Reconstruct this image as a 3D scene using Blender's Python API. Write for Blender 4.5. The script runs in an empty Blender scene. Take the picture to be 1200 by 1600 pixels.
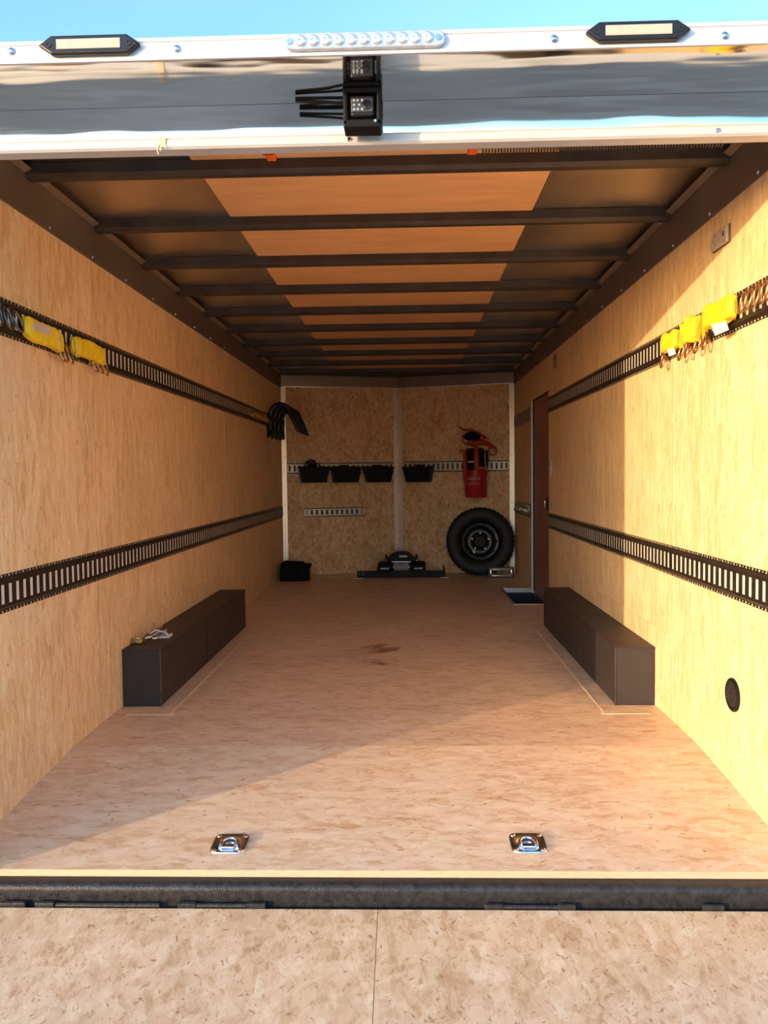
import bpy, math, random
from mathutils import Vector, Matrix, noise
random.seed(7)
S = bpy.context.scene
C = S.collection
PI = math.pi
R = math.radians

# ------------------------------------------------------------------ camera
yaw, pitch, roll = R(-1.75341727), R(-2.63949169), R(-0.64455723)
fw = Vector((math.sin(yaw)*math.cos(pitch), math.cos(yaw)*math.cos(pitch), math.sin(pitch)))
rt = Vector((math.cos(yaw), -math.sin(yaw), 0)); up = rt.cross(fw)
r2 = rt*math.cos(roll) + up*math.sin(roll); u2 = up*math.cos(roll) - rt*math.sin(roll)
cam = bpy.data.cameras.new('camera'); cob = bpy.data.objects.new('camera', cam); C.objects.link(cob)
cob.matrix_world = Matrix(((r2.x, u2.x, -fw.x, .1103), (r2.y, u2.y, -fw.y, 0), (r2.z, u2.z, -fw.z, 1.056), (0, 0, 0, 1)))
cam.sensor_fit = 'VERTICAL'; cam.sensor_height = 36; cam.lens = 1260/1600*36; cam.clip_start = .02
S.camera = cob

# ------------------------------------------------------------------ sky, sun, exposure
SUN_TO = Vector((-1, -.830, .130)).normalized()          # towards the sun: low, behind the viewer's left shoulder
W = bpy.data.worlds.new('sky'); S.world = W; W.use_nodes = True
wn, wl = W.node_tree.nodes, W.node_tree.links
bg = wn['Background']
sk = wn.new('ShaderNodeTexSky'); sk.sky_type = 'NISHITA'; sk.sun_disc = False
sk.sun_elevation = math.asin(SUN_TO.z); sk.sun_rotation = math.atan2(SUN_TO.x, SUN_TO.y)
sk.altitude = 200; sk.air_density = 1.0; sk.dust_density = 1.5; sk.ozone_density = 3.0
tc = wn.new('ShaderNodeTexCoord'); mp = wn.new('ShaderNodeMapping'); mp.inputs['Scale'].default_value = (1.2, 1.6, 5)
nz = wn.new('ShaderNodeTexNoise'); nz.inputs['Scale'].default_value = 2.2; nz.inputs['Detail'].default_value = 7
rp = wn.new('ShaderNodeValToRGB'); rp.color_ramp.elements[0].position = .44; rp.color_ramp.elements[1].position = .74
rp.color_ramp.elements[1].color = (.12, .12, .12, 1)
mx = wn.new('ShaderNodeMixRGB'); mx.inputs[2].default_value = (.85, .92, 1.0, 1)
wl.new(tc.outputs['Generated'], mp.inputs[0]); wl.new(mp.outputs[0], nz.inputs[0]); wl.new(nz.outputs[0], rp.inputs[0])
wl.new(rp.outputs[0], mx.inputs[0]); wl.new(sk.outputs[0], mx.inputs[1]); wl.new(mx.outputs[0], bg.inputs[0])
bg.inputs[1].default_value = .205
sl = bpy.data.lights.new('sun', 'SUN'); sl.energy = 1.0; sl.color = (1, .65, .36); sl.angle = R(.6)
so = bpy.data.objects.new('sun', sl); C.objects.link(so); so.location = (-6, -5, 4)
so.rotation_euler = SUN_TO.to_track_quat('Z', 'Y').to_euler()
S.view_settings.view_transform = 'Standard'; S.view_settings.look = 'None'
S.view_settings.gamma = 1; S.view_settings.use_curve_mapping = False
S.view_settings.exposure = 2.3
S.cycles.diffuse_bounces = 12; S.cycles.max_bounces = 16

# ------------------------------------------------------------------ mesh helpers
class MB:
    def __init__(s): s.v = []; s.f = []; s.M = Matrix.Identity(4)
    def add(s, vs, fs):
        b = len(s.v)
        for p in vs: s.v.append(tuple(s.M @ Vector(p)))
        for f in fs: s.f.append(tuple(b+i for i in f))
        return s
    def box(s, x0, x1, y0, y1, z0, z1):
        return s.add([(x0,y0,z0),(x1,y0,z0),(x1,y1,z0),(x0,y1,z0),(x0,y0,z1),(x1,y0,z1),(x1,y1,z1),(x0,y1,z1)],
                     [(0,3,2,1),(4,5,6,7),(0,1,5,4),(1,2,6,5),(2,3,7,6),(3,0,4,7)])
    def hexa(s, p): return s.add(p, [(0,3,2,1),(4,5,6,7),(0,1,5,4),(1,2,6,5),(2,3,7,6),(3,0,4,7)])
    def prism(s, prof, a, b, axis='x'):
        n = len(prof)
        f = {'x': lambda t, u, w: (t, u, w), 'y': lambda t, u, w: (u, t, w), 'z': lambda t, u, w: (u, w, t)}[axis]
        vs = [f(a, u, w) for u, w in prof] + [f(b, u, w) for u, w in prof]
        fs = [tuple(range(n-1, -1, -1)), tuple(range(n, 2*n))] + [(i, (i+1) % n, n+(i+1) % n, n+i) for i in range(n)]
        return s.add(vs, fs)
    def tube(s, path, r, n=8, closed=False, flat=1.0, ref=None):
        P = [Vector(p) for p in path]; m = len(P); rs = r if isinstance(r, (list, tuple)) else [r]*m
        vs = []; fs = []
        pu = None
        for i in range(m):
            a = P[(i-1) % m] if (closed or i > 0) else P[i]; b = P[(i+1) % m] if (closed or i < m-1) else P[i]
            t = (b-a).normalized()
            if ref is not None: u = Vector(ref)
            elif pu is None: u = Vector((0, 0, 1)) if abs(t.z) < .9 else Vector((1, 0, 0))
            else: u = pu
            w = t.cross(u).normalized(); u = w.cross(t).normalized(); pu = u
            for k in range(n):
                an = 2*PI*k/n
                vs.append(P[i] + (u*math.cos(an) + w*math.sin(an)*flat)*rs[i])
        for i in range(m if closed else m-1):
            j = (i+1) % m
            for k in range(n):
                fs.append((i*n+k, i*n+(k+1) % n, j*n+(k+1) % n, j*n+k))
        if not closed: fs += [tuple(range(n-1, -1, -1)), tuple(range((m-1)*n, m*n))]
        return s.add(vs, fs)
    def cyl(s, p0, p1, r0, r1=None, n=16): return s.tube([p0, p1], [r0, r0 if r1 is None else r1], n)
    def lathe(s, prof, n=32, o=(0,0,0), axis='z', close=False, caps=True):
        vs = []; fs = []; m = len(prof)
        for r, h in prof:
            for k in range(n):
                a = 2*PI*k/n; c, d = r*math.cos(a), r*math.sin(a)
                q = {'z': (c, d, h), 'y': (c, h, d), 'x': (h, c, d)}[axis]
                vs.append((q[0]+o[0], q[1]+o[1], q[2]+o[2]))
        for i in range(m if close else m-1):
            j = (i+1) % m
            for k in range(n): fs.append((i*n+k, i*n+(k+1) % n, j*n+(k+1) % n, j*n+k))
        if not close and caps:
            if prof[0][0] > 1e-5: fs.append(tuple(range(n-1, -1, -1)))
            if prof[-1][0] > 1e-5: fs.append(tuple(range((m-1)*n, m*n)))
        return s.add(vs, fs)
    def build(s, name, mat, parent=None, smooth=None, bevel=0, seg=2):
        me = bpy.data.meshes.new(name); me.from_pydata(s.v, [], s.f); me.validate(); me.update()
        import bmesh
        bm = bmesh.new(); bm.from_mesh(me); bmesh.ops.recalc_face_normals(bm, faces=bm.faces); bm.to_mesh(me); bm.free()
        if smooth:
            for q in me.polygons: q.use_smooth = True
            me.set_sharp_from_angle(angle=R(smooth))
        me.materials.append(M[mat])
        o = bpy.data.objects.new(name, me); C.objects.link(o)
        if parent: o.parent = parent
        if bevel:
            b = o.modifiers.new('bevel', 'BEVEL'); b.width = bevel; b.segments = seg; b.limit_method = 'ANGLE'; b.angle_limit = R(40)
        return o

def tag(o, label=None, cat=None, group=None, kind=None):
    if label: o['label'] = label
    if cat: o['category'] = cat
    if group: o['group'] = group
    if kind: o['kind'] = kind
    return o
def thing(name, label, cat, loc=(0,0,0), rz=0, group=None, kind=None):
    o = bpy.data.objects.new(name, None); C.objects.link(o); o.empty_display_size = .05
    o.location = loc; o.rotation_euler = (0, 0, rz)
    return tag(o, label, cat, group, kind)
def struct(name, label, cat='structure', loc=(0,0,0), rz=0): return thing(name, label, cat, loc, rz, kind='structure')
def copy_tree(o, parent=None):
    c = o.copy(); C.objects.link(c)
    if parent: c.parent = parent
    for ch in list(o.children): copy_tree(ch, c)
    return c
def bx(name, mat, parent, *b, bevel=0, **k): return MB().box(*b).build(name, mat, parent, bevel=bevel, **k)

# ------------------------------------------------------------------ materials
M = {}
def mat(name, col=(.5,.5,.5), rough=.5, metal=0, spec=.5, emit=None):
    m = bpy.data.materials.new(name); m.use_nodes = True; b = m.node_tree.nodes['Principled BSDF']
    b.inputs['Base Color'].default_value = (*col, 1); b.inputs['Roughness'].default_value = rough
    b.inputs['Metallic'].default_value = metal; b.inputs['Specular IOR Level'].default_value = spec
    M[name] = m; return m, m.node_tree.nodes, m.node_tree.links, b
def N(ns, t, **k):
    n = ns.new('ShaderNode'+t)
    for a, v in k.items(): setattr(n, a, v)
    return n
def vary(name, amount=.25, scale=8, rvar=.15, bump=0, bscale=200, stretch=(1,1,1)):
    m = M[name]; ns, ls = m.node_tree.nodes, m.node_tree.links; b = ns['Principled BSDF']
    col = list(b.inputs['Base Color'].default_value); ro = b.inputs['Roughness'].default_value
    tc = N(ns, 'TexCoord'); mp = N(ns, 'Mapping'); mp.inputs['Scale'].default_value = stretch
    nz = N(ns, 'TexNoise'); nz.inputs['Scale'].default_value = scale; nz.inputs['Detail'].default_value = 5
    ls.new(tc.outputs['Object'], mp.inputs[0]); ls.new(mp.outputs[0], nz.inputs[0])
    rp = N(ns, 'ValToRGB'); rp.color_ramp.elements[0].position = .3; rp.color_ramp.elements[1].position = .7
    rp.color_ramp.elements[0].color = (*[c*(1-amount) for c in col[:3]], 1)
    rp.color_ramp.elements[1].color = (*[min(1, c*(1+amount)) for c in col[:3]], 1)
    ls.new(nz.outputs[0], rp.inputs[0]); ls.new(rp.outputs[0], b.inputs['Base Color'])
    mr = N(ns, 'MapRange'); mr.inputs[3].default_value = max(.02, ro-rvar); mr.inputs[4].default_value = min(1, ro+rvar)
    ls.new(nz.outputs[0], mr.inputs[0]); ls.new(mr.outputs[0], b.inputs['Roughness'])
    if bump:
        n2 = N(ns, 'TexNoise'); n2.inputs['Scale'].default_value = bscale; ls.new(mp.outputs[0], n2.inputs[0])
        bp = N(ns, 'Bump'); bp.inputs['Strength'].default_value = bump; bp.inputs['Distance'].default_value = .003
        ls.new(n2.outputs[0], bp.inputs['Height']); ls.new(bp.outputs[0], b.inputs['Normal'])
    return m

def osb(name, strands, grain, flecks, cols, rough=.5, stain=(), tone=.10, spec=.4, gamp=.22):
    """strand board. strands = [(size xyz in metres, rotation)], grain = (size, rotation), flecks = [(size, rotation, threshold, colour)]"""
    m, ns, ls, b = mat(name, cols[1], rough, spec=spec)
    tc = N(ns, 'TexCoord'); oi = N(ns, 'ObjectInfo')
    off = N(ns, 'VectorMath', operation='SCALE'); cx = N(ns, 'CombineXYZ')
    for i in range(3): ls.new(oi.outputs['Random'], cx.inputs[i])
    ls.new(cx.outputs[0], off.inputs[0]); off.inputs['Scale'].default_value = 17
    ad = N(ns, 'VectorMath', operation='ADD'); ls.new(tc.outputs['Object'], ad.inputs[0]); ls.new(off.outputs[0], ad.inputs[1])
    wz = N(ns, 'TexNoise'); wz.inputs['Scale'].default_value = 12; wz.inputs['Detail'].default_value = 3; ls.new(ad.outputs[0], wz.inputs[0])
    wv = N(ns, 'VectorMath', operation='SCALE'); wv.inputs['Scale'].default_value = .05; ls.new(wz.outputs['Color'], wv.inputs[0])
    a2 = N(ns, 'VectorMath', operation='ADD'); ls.new(ad.outputs[0], a2.inputs[0]); ls.new(wv.outputs[0], a2.inputs[1])
    def mapped(size, ro):
        mp = N(ns, 'Mapping', vector_type='TEXTURE'); mp.inputs['Rotation'].default_value = ro
        mp.inputs['Scale'].default_value = size; ls.new(a2.outputs[0], mp.inputs[0]); return mp.outputs[0]
    def math2(op, x, y):
        n = N(ns, 'Math', operation=op)
        for i, q in enumerate((x, y)):
            if isinstance(q, (int, float)): n.inputs[i].default_value = q
            else: ls.new(q, n.inputs[i])
        return n.outputs[0]
    acc = None; hue = None
    for size, ro in strands:
        vo = N(ns, 'TexVoronoi'); vo.inputs['Scale'].default_value = 1; ls.new(mapped(size, ro), vo.inputs['Vector'])
        sp = N(ns, 'SeparateColor'); ls.new(vo.outputs['Color'], sp.inputs[0])
        acc = sp.outputs[0] if acc is None else math2('ADD', acc, sp.outputs[0])
        hue = sp.outputs[2] if hue is None else math2('ADD', hue, sp.outputs[2])
    acc = math2('DIVIDE', acc, len(strands)); hue = math2('DIVIDE', hue, len(strands))
    gn = N(ns, 'TexNoise'); gn.inputs['Scale'].default_value = 1; gn.inputs['Detail'].default_value = 5; gn.inputs['Roughness'].default_value = .65
    ls.new(mapped(*grain), gn.inputs[0])
    acc = math2('ADD', math2('MULTIPLY', acc, 1-gamp), math2('MULTIPLY', gn.outputs[0], gamp))
    rp = N(ns, 'ValToRGB'); e = rp.color_ramp.elements
    e[0].position = .27; e[0].color = (*cols[0], 1); e[1].position = .72; e[1].color = (*cols[2], 1)
    k = e.new(.5); k.color = (*cols[1], 1)
    ls.new(acc, rp.inputs[0]); col = rp.outputs[0]
    hr = N(ns, 'MapRange'); ls.new(hue, hr.inputs[0]); hr.inputs[1].default_value = .55; hr.inputs[2].default_value = .72; hr.inputs[4].default_value = .55
    mi = N(ns, 'MixRGB'); ls.new(hr.outputs[0], mi.inputs[0]); ls.new(col, mi.inputs[1]); mi.inputs[2].default_value = (*cols[3], 1); col = mi.outputs[0]
    for size, ro, th, fc in flecks:                      # sparse darker slivers and knots
        fn = N(ns, 'TexNoise'); fn.inputs['Scale'].default_value = 1; fn.inputs['Detail'].default_value = 3; fn.inputs['Roughness'].default_value = .6
        ls.new(mapped(size, ro), fn.inputs[0])
        mr = N(ns, 'MapRange'); ls.new(fn.outputs[0], mr.inputs[0]); mr.inputs[1].default_value = th; mr.inputs[2].default_value = th+.06; mr.inputs[4].default_value = .85
        mi = N(ns, 'MixRGB'); ls.new(mr.outputs[0], mi.inputs[0]); ls.new(col, mi.inputs[1]); mi.inputs[2].default_value = (*fc, 1); col = mi.outputs[0]
    lz = N(ns, 'TexNoise'); lz.inputs['Scale'].default_value = 2.3; lz.inputs['Detail'].default_value = 4; ls.new(ad.outputs[0], lz.inputs[0])
    lr = N(ns, 'MapRange'); ls.new(lz.outputs[0], lr.inputs[0]); lr.inputs[1].default_value = .3; lr.inputs[2].default_value = .7
    lr.inputs[3].default_value = 1-tone; lr.inputs[4].default_value = 1+tone*.4
    mv = N(ns, 'VectorMath', operation='SCALE'); ls.new(col, mv.inputs[0]); ls.new(lr.outputs[0], mv.inputs['Scale'])
    col = mv.outputs[0]
    for cen, rad, sd in stain:                           # oil marks where a vehicle stood
        sb = N(ns, 'VectorMath', operation='SUBTRACT'); ls.new(tc.outputs['Object'], sb.inputs[0]); sb.inputs[1].default_value = cen
        sm = N(ns, 'VectorMath', operation='MULTIPLY'); ls.new(sb.outputs[0], sm.inputs[0]); sm.inputs[1].default_value = (1/rad[0], 1/rad[1], 0)
        le = N(ns, 'VectorMath', operation='LENGTH'); ls.new(sm.outputs[0], le.inputs[0])
        nz = N(ns, 'TexNoise'); nz.inputs['Scale'].default_value = sd; nz.inputs['Detail'].default_value = 6; ls.new(tc.outputs['Object'], nz.inputs[0])
        aa = N(ns, 'Math', operation='MULTIPLY_ADD'); ls.new(nz.outputs[0], aa.inputs[0]); aa.inputs[1].default_value = 3.2; ls.new(le.outputs[1], aa.inputs[2])
        mr = N(ns, 'MapRange'); ls.new(aa.outputs[0], mr.inputs[0]); mr.inputs[1].default_value = 1.7; mr.inputs[2].default_value = 2.4; mr.inputs[3].default_value = .8; mr.inputs[4].default_value = 0
        mi = N(ns, 'MixRGB'); ls.new(mr.outputs[0], mi.inputs[0]); ls.new(col, mi.inputs[1]); mi.inputs[2].default_value = (.22, .08, .02, 1)
        col = mi.outputs[0]
    ls.new(col, b.inputs['Base Color'])
    bp = N(ns, 'Bump'); bp.inputs['Strength'].default_value = .25; bp.inputs['Distance'].default_value = .0012
    ls.new(acc, bp.inputs['Height']); ls.new(bp.outputs[0], b.inputs['Normal'])
    return m

WALLC = ((.74,.48,.23), (.87,.63,.355), (.92,.73,.47), (.87,.57,.35))
# sizes are metres; side walls lie in the y-z plane, floor in x-y, strands run up the walls and across the floor
osb('osb_wall', [((.02,.020,.11),(.06,0,0)), ((.03,.035,.17),(-.08,0,0)), ((.012,.011,.06),(.12,0,0))], ((.02,.007,.06),(0,0,0)),
    [((.02,.010,.045),(.10,0,0), .66, (.42,.20,.07)), ((.03,.022,.06),(-.15,0,0), .67, (.62,.34,.15)), ((.02,.006,.03),(.25,0,0), .66, (.34,.17,.07))], WALLC, gamp=.34)
osb('osb_front', [((.030,.030,.055),(0,.4,0)), ((.045,.045,.08),(0,-.5,0)), ((.018,.018,.035),(0,0,0))], ((.012,.02,.04),(0,0,0)),
    [((.020,.020,.040),(0,.4,0), .60, (.50,.20,.07)), ((.03,.03,.045),(0,-.4,0), .62, (.62,.30,.12)), ((.012,.012,.025),(0,.2,0), .63, (.34,.14,.05))],
    ((.64,.37,.16), (.85,.58,.31), (.92,.71,.44), (.82,.48,.25)), gamp=.3)
osb('osb_floor', [((.08,.028,.05),(0,0,.08)), ((.12,.040,.05),(0,0,-.1)), ((.04,.015,.05),(0,0,.15)), ((.05,.022,.05),(0,0,-.3))], ((.07,.012,.03),(0,0,0)),
    [((.05,.018,.05),(0,0,.2), .655, (.40,.20,.10)), ((.09,.030,.05),(0,0,-.15), .665, (.60,.36,.19)), ((.03,.010,.05),(0,0,.4), .655, (.26,.13,.07))],
    ((.62,.39,.21), (.78,.595,.40), (.84,.69,.50), (.79,.55,.38)), rough=.42, gamp=.36,
    stain=[((-.06,4.85,0), (.20,.20,1), 9), ((-.08,4.50,0), (.14,.10,1), 11)])
osb('osb_ramp', [((.022,.060,.05),(0,0,.5)), ((.028,.075,.05),(0,0,-.6)), ((.016,.045,.05),(0,0,.1)), ((.060,.025,.05),(0,0,.3)), ((.05,.09,.05),(0,0,-.2))], ((.006,.030,.03),(0,0,.2)),
    [((.012,.035,.05),(0,0,.6), .635, (.30,.16,.07)), ((.022,.045,.05),(0,0,-.4), .645, (.44,.26,.12)), ((.007,.022,.05),(0,0,-.8), .65, (.18,.09,.04)), ((.035,.055,.05),(0,0,.2), .65, (.50,.33,.18)), ((.03,.012,.05),(0,0,.3), .66, (.30,.17,.08))],
    ((.44,.28,.15), (.60,.44,.28), (.70,.56,.39), (.60,.41,.26)), rough=.6, gamp=.34)
mat('luan', (.82,.48,.235), .5); vary('luan', .10, 3, .08, stretch=(1,6,1))
mat('roof_skin', (.80,.72,.62), .32, 1); vary('roof_skin', .12, 2.5, .08)
mat('bow_steel', (.075,.065,.06), .42, .5); vary('bow_steel', .2, 10, .1)
mat('cove_metal', (.27,.225,.19), .42, .7); vary('cove_metal', .12, 4, .08)
mat('lip_metal', (.42,.34,.26), .4, .7); vary('lip_metal', .1, 9, .08)
mat('aluminium', (.78,.76,.73), .35, .85); vary('aluminium', .06, 12, .1)
mat('white_alu', (.66,.67,.70), .40, .2); vary('white_alu', .04, 9, .08)
m, ns, ls, b = mat('mirror_steel', (.66,.65,.63), .09, 1)
tcn = N(ns,'TexCoord'); mpn = N(ns,'Mapping'); mpn.inputs['Scale'].default_value = (2.2, 9, 9); nzn = N(ns,'TexNoise'); nzn.inputs['Scale'].default_value = 1.6; nzn.inputs['Detail'].default_value = 1
bpn = N(ns,'Bump'); bpn.inputs['Strength'].default_value = .35; bpn.inputs['Distance'].default_value = .01
ls.new(tcn.outputs['Object'], mpn.inputs[0]); ls.new(mpn.outputs[0], nzn.inputs[0]); ls.new(nzn.outputs[0], bpn.inputs['Height']); ls.new(bpn.outputs[0], b.inputs['Normal'])
mat('skin_dark', (.05,.035,.025), .7); vary('skin_dark', .1)
mat('outer_skin', (.10,.10,.11), .4, .3); vary('outer_skin', .1)
mat('track_black', (.030,.022,.016), .42, .3); vary('track_black', .3, 20, .12)
mat('track_grey', (.50,.47,.43), .4, .6); vary('track_grey', .1, 20, .1)
mat('liner', (.80,.76,.72), .5, .2); vary('liner', .06, 30, .1)
mat('wood_dot', (.72,.58,.36), .6); vary('wood_dot', .1, 40)
mat('box_black', (.034,.028,.028), .5, 0, .4); vary('box_black', .12, 14, .08, .3, 500)
mat('sill_black', (.030,.030,.033), .38, .3); vary('sill_black', .4, 60, .15, .5, 260)
mat('wheel_black', (.016,.016,.019), .28, .4); vary('wheel_black', .15, 20, .06)
mat('rubber', (.016,.016,.019), .6); vary('rubber', .2, 30, .1)
mat('black_plastic', (.008,.008,.010), .5, 0, .18); vary('black_plastic', .2, 20, .1)
mat('black_gloss', (.012,.012,.015), .22); vary('black_gloss', .2, 20, .06)
mat('louvre_grey', (.055,.048,.045), .5); vary('louvre_grey', .1)
mat('black_cloth', (.010,.010,.012), .9, 0, .15); vary('black_cloth', .3, 40, .05)
mat('chrome', (.78,.78,.80), .14, 1); vary('chrome', .06, 20, .06)
mat('zinc', (.62,.64,.68), .24, 1); vary('zinc', .1, 25, .08)
mat('dark_zinc', (.16,.145,.135), .3, .9); vary('dark_zinc', .15, 25, .1)
mat('gold_zinc', (.52,.30,.13), .28, .9); vary('gold_zinc', .2, 30, .1)
mat('yellow_web', (.90,.66,.015), .6); vary('yellow_web', .1, 30, .1, .3, 300)
mat('orange_web', (.80,.47,.02), .6); vary('orange_web', .15, 30, .1)
mat('paper', (.78,.74,.72), .7); vary('paper', .05, 30)
mat('lilac_paper', (.60,.50,.55), .6); vary('lilac_paper', .08, 20)
mat('caulk', (.88,.72,.46), .5); vary('caulk', .1, 30)
mat('board_edge', (.52,.37,.22), .6); vary('board_edge', .15, 40, stretch=(1,10,10))
mat('red_plastic', (.42,.010,.020), .38); vary('red_plastic', .08, 12, .08)
mat('red_strap', (.40,.022,.015), .55); vary('red_strap', .12, 25, .1)
mat('print_white', (.75,.55,.55), .6); vary('print_white', .05)
mat('lens', (.50,.44,.34), .3, 0); vary('lens', .04, 30)
mat('clear_cap', (.62,.66,.74), .12, .6); vary('clear_cap', .15, 60, .05)
mat('led_cell', (.85,.87,.92), .18, .7); vary('led_cell', .08, 60, .06)
mat('grey_lens', (.42,.38,.36), .3); vary('grey_lens', .08, 20)
mat('door_brown', (.27,.115,.085), .45); vary('door_brown', .12, 5, .1)
mat('orange_plastic', (.85,.13,.015), .45); vary('orange_plastic', .08, 30)
mat('tape', (.72,.62,.42), .45); vary('tape', .12, 60)
mat('navy_pan', (.018,.022,.032), .45); vary('navy_pan', .15, 20)
mat('wire_rope', (.50,.47,.43), .45, .15); vary('wire_rope', .2, 60)
mat('wire_red', (.30,.03,.02), .5); vary('wire_red', .1)
mat('brass', (.50,.36,.16), .28, .9); vary('brass', .15, 60)
mat('screen_grey', (.34,.35,.34), .35); vary('screen_grey', .08, 40)
mat('weather_strip', (.015,.013,.012), .7); vary('weather_strip', .1)
m, ns, ls, b = mat('gravel', (.30,.27,.235), .9)
tcn = N(ns,'TexCoord'); n1 = N(ns,'TexNoise'); n1.inputs['Scale'].default_value = .5; n1.inputs['Detail'].default_value = 5
n2 = N(ns,'TexVoronoi'); n2.inputs['Scale'].default_value = 40
r1 = N(ns,'ValToRGB'); r1.color_ramp.elements[0].color = (.36,.30,.23,1); r1.color_ramp.elements[1].color = (.62,.53,.42,1); r1.color_ramp.elements[0].position = .35; r1.color_ramp.elements[1].position = .65
mi = N(ns,'MixRGB', blend_type='MULTIPLY'); mi.inputs[0].default_value = .35
ls.new(tcn.outputs['Object'], n1.inputs[0]); ls.new(tcn.outputs['Object'], n2.inputs['Vector']); ls.new(n1.outputs[0], r1.inputs[0])
ls.new(r1.outputs[0], mi.inputs[1]); ls.new(n2.outputs['Color'], mi.inputs[2]); ls.new(mi.outputs[0], b.inputs['Base Color'])

# ------------------------------------------------------------------ dimensions (metres; camera stands at y = 0)
WX = 1.22                      # inner wall planes at x = +-WX
Y0 = 2.17                      # rear edge of the walls
YC, YA = 8.45, 8.80            # front corners and apex of the shallow wedge nose
ZB = 1.973                     # lower edge of the cove trim
ZR = 2.150                     # roof skin
ND = 3.10; DS = .085           # rear of the floor dips from ND at slope DS
TH = math.atan2(YA-YC, WX)     # wedge angle
def zfl(y): return -DS*(ND-y) if y < ND else 0.0
def fwall(x, off=0): return YA - (YA-YC)/WX*abs(x) - off
RL, RR = PI+TH, PI-TH          # rz of a thing on the left / right half of the front wall (local +y off the wall)

# ------------------------------------------------------------------ ground
g = MB(); g.box(-60, 60, -60, 60, -.72, -.62)
tag(g.build('ground', 'gravel'), 'dull gravel yard the trailer stands on', 'ground', kind='structure')

# ------------------------------------------------------------------ floor
fl = struct('floor', 'tan strand board trailer floor dipping at the rear', 'floor')
YS = 2.250
PX0, PY0, PY1 = .967, 6.50, 7.42
def slab(y0, y1, x0, x1, t=.02):
    m = MB(); m.hexa([(x0,y0,zfl(y0)-t),(x1,y0,zfl(y0)-t),(x1,y1,zfl(y1)-t),(x0,y1,zfl(y1)-t),(x0,y0,zfl(y0)),(x1,y0,zfl(y0)),(x1,y1,zfl(y1)),(x0,y1,zfl(y1))])
    return m
b1 = slab(YS, ND, -WX, WX); b1.build('floor_board', 'osb_floor', fl)
m = slab(ND, PY0, -WX, WX); b2 = m.build('floor_board', 'osb_floor', fl)
m = slab(PY0, PY1, -WX, PX0); m.build('floor_board', 'osb_floor', fl)
m = slab(PY1, 8.82, -WX, WX); m.build('floor_board', 'osb_floor', fl)
m = MB(); m.prism([(YS-.007, zfl(YS)-.0145), (YS-.0005, zfl(YS)-.0005), (YS-.0005, zfl(YS)-.0165), (YS-.007, zfl(YS)-.0165)], -WX, WX)
m.build('board_edge', 'board_edge', fl)
# caulk beads round the wheel boxes
def bead(pts, w=.010):
    m = MB()
    for (xa, ya), (xb, yb) in zip(pts, pts[1:]):
        if abs(xa-xb) < .02:
            x = (xa+xb)/2; m.hexa([(x-w/2,ya,zfl(ya)-.001),(x+w/2,ya,zfl(ya)-.001),(x+w/2,yb,zfl(yb)-.001),(x-w/2,yb,zfl(yb)-.001),
                                   (x-w/2,ya,zfl(ya)+.0015),(x+w/2,ya,zfl(ya)+.0015),(x+w/2,yb,zfl(yb)+.0015),(x-w/2,yb,zfl(yb)+.0015)])
        else:
            a, b = sorted((xa, xb)); m.box(a-w/2, b+w/2, ya-w/2, ya+w/2, -.001, .0015)
    m.build('caulk_bead', 'caulk', fl)
for s in (-1, 1):
    bead([(s*1.150, 2.26), (s*1.150, 3.515)], .010); bead([(s*.948, 3.515), (s*1.150, 3.515)], .010); bead([(s*.962, 3.515), (s*.962, 5.40)], .009)
# step well beside the side door
m = MB(); m.box(PX0, WX+.02, PY0, PY1, -.24, -.22); m.box(PX0-.004, PX0, PY0, PY1, -.24, -.012); m.build('step_pan', 'navy_pan', fl)
bx('step_riser', 'aluminium', fl, PX0, WX+.02, PY1-.004, PY1, -.040, -.001)
bx('step_back', 'navy_pan', fl, PX0, WX+.02, PY1-.003, PY1, -.22, -.041)
m = MB(); m.box(PX0-.02, WX, PY0-.022, PY0, .0, .004); m.build('step_nosing', 'aluminium', fl)
m = MB(); m.box(PX0-.014, PX0, PY0, PY1, .0, .004); m.build('step_nosing', 'dark_zinc', fl)

# black rear sill under the floor edge
zs = zfl(YS)
sill = struct('trim_1', 'black textured steel sill below the rear edge of the floor', 'sill')
prof = [(2.30,zs-.017),(2.246,zs-.017),(2.226,zs-.019),(2.215,zs-.021),(2.208,zs-.025),(2.204,zs-.031),(2.203,zs-.040),(2.206,zs-.050),(2.206,zs-.20),(2.30,zs-.20)]
MB().prism(prof, -1.27, 1.27).build('sill_plate', 'sill_black', sill, smooth=50)
# ------------------------------------------------------------------ ramp
rampz, rampy = -.150, 2.190
rs = math.atan2(.455, 2.1)
ramp = thing('ramp_door', 'pale strand board ramp door lowered behind the black sill', 'ramp', (0, rampy, rampz)); ramp.rotation_euler = (rs, 0, 0)
for a, b in ((-1.24, .0130), (.0145, 1.24)):
    MB().box(a, b, -2.10, -.004, -.018, 0).build('osb_panel', 'osb_ramp', ramp)
bx('ramp_frame', 'wood_dot', ramp, -1.25, 1.25, -2.12, 0, -.06, -.0185)
hx = [(-1.054,-.981),(-.954,-.899),(-.549,-.497),(-.354,-.300),(.310,.363),(.512,.562),(.906,.967)]
for a, b in hx:
    m = MB(); m.box(a, b, -.002, .010, -.004, .013); m.build('hinge_leaf', 'sill_black', ramp, bevel=.003)
for a, b in ((-.895,-.60), (-.497,-.354), (.363,.512)):
    m = MB(); m.cyl((a, .004, .004), (b, .004, .004), .006, n=8); m.build('hinge_pin', 'sill_black', ramp, smooth=40)

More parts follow.
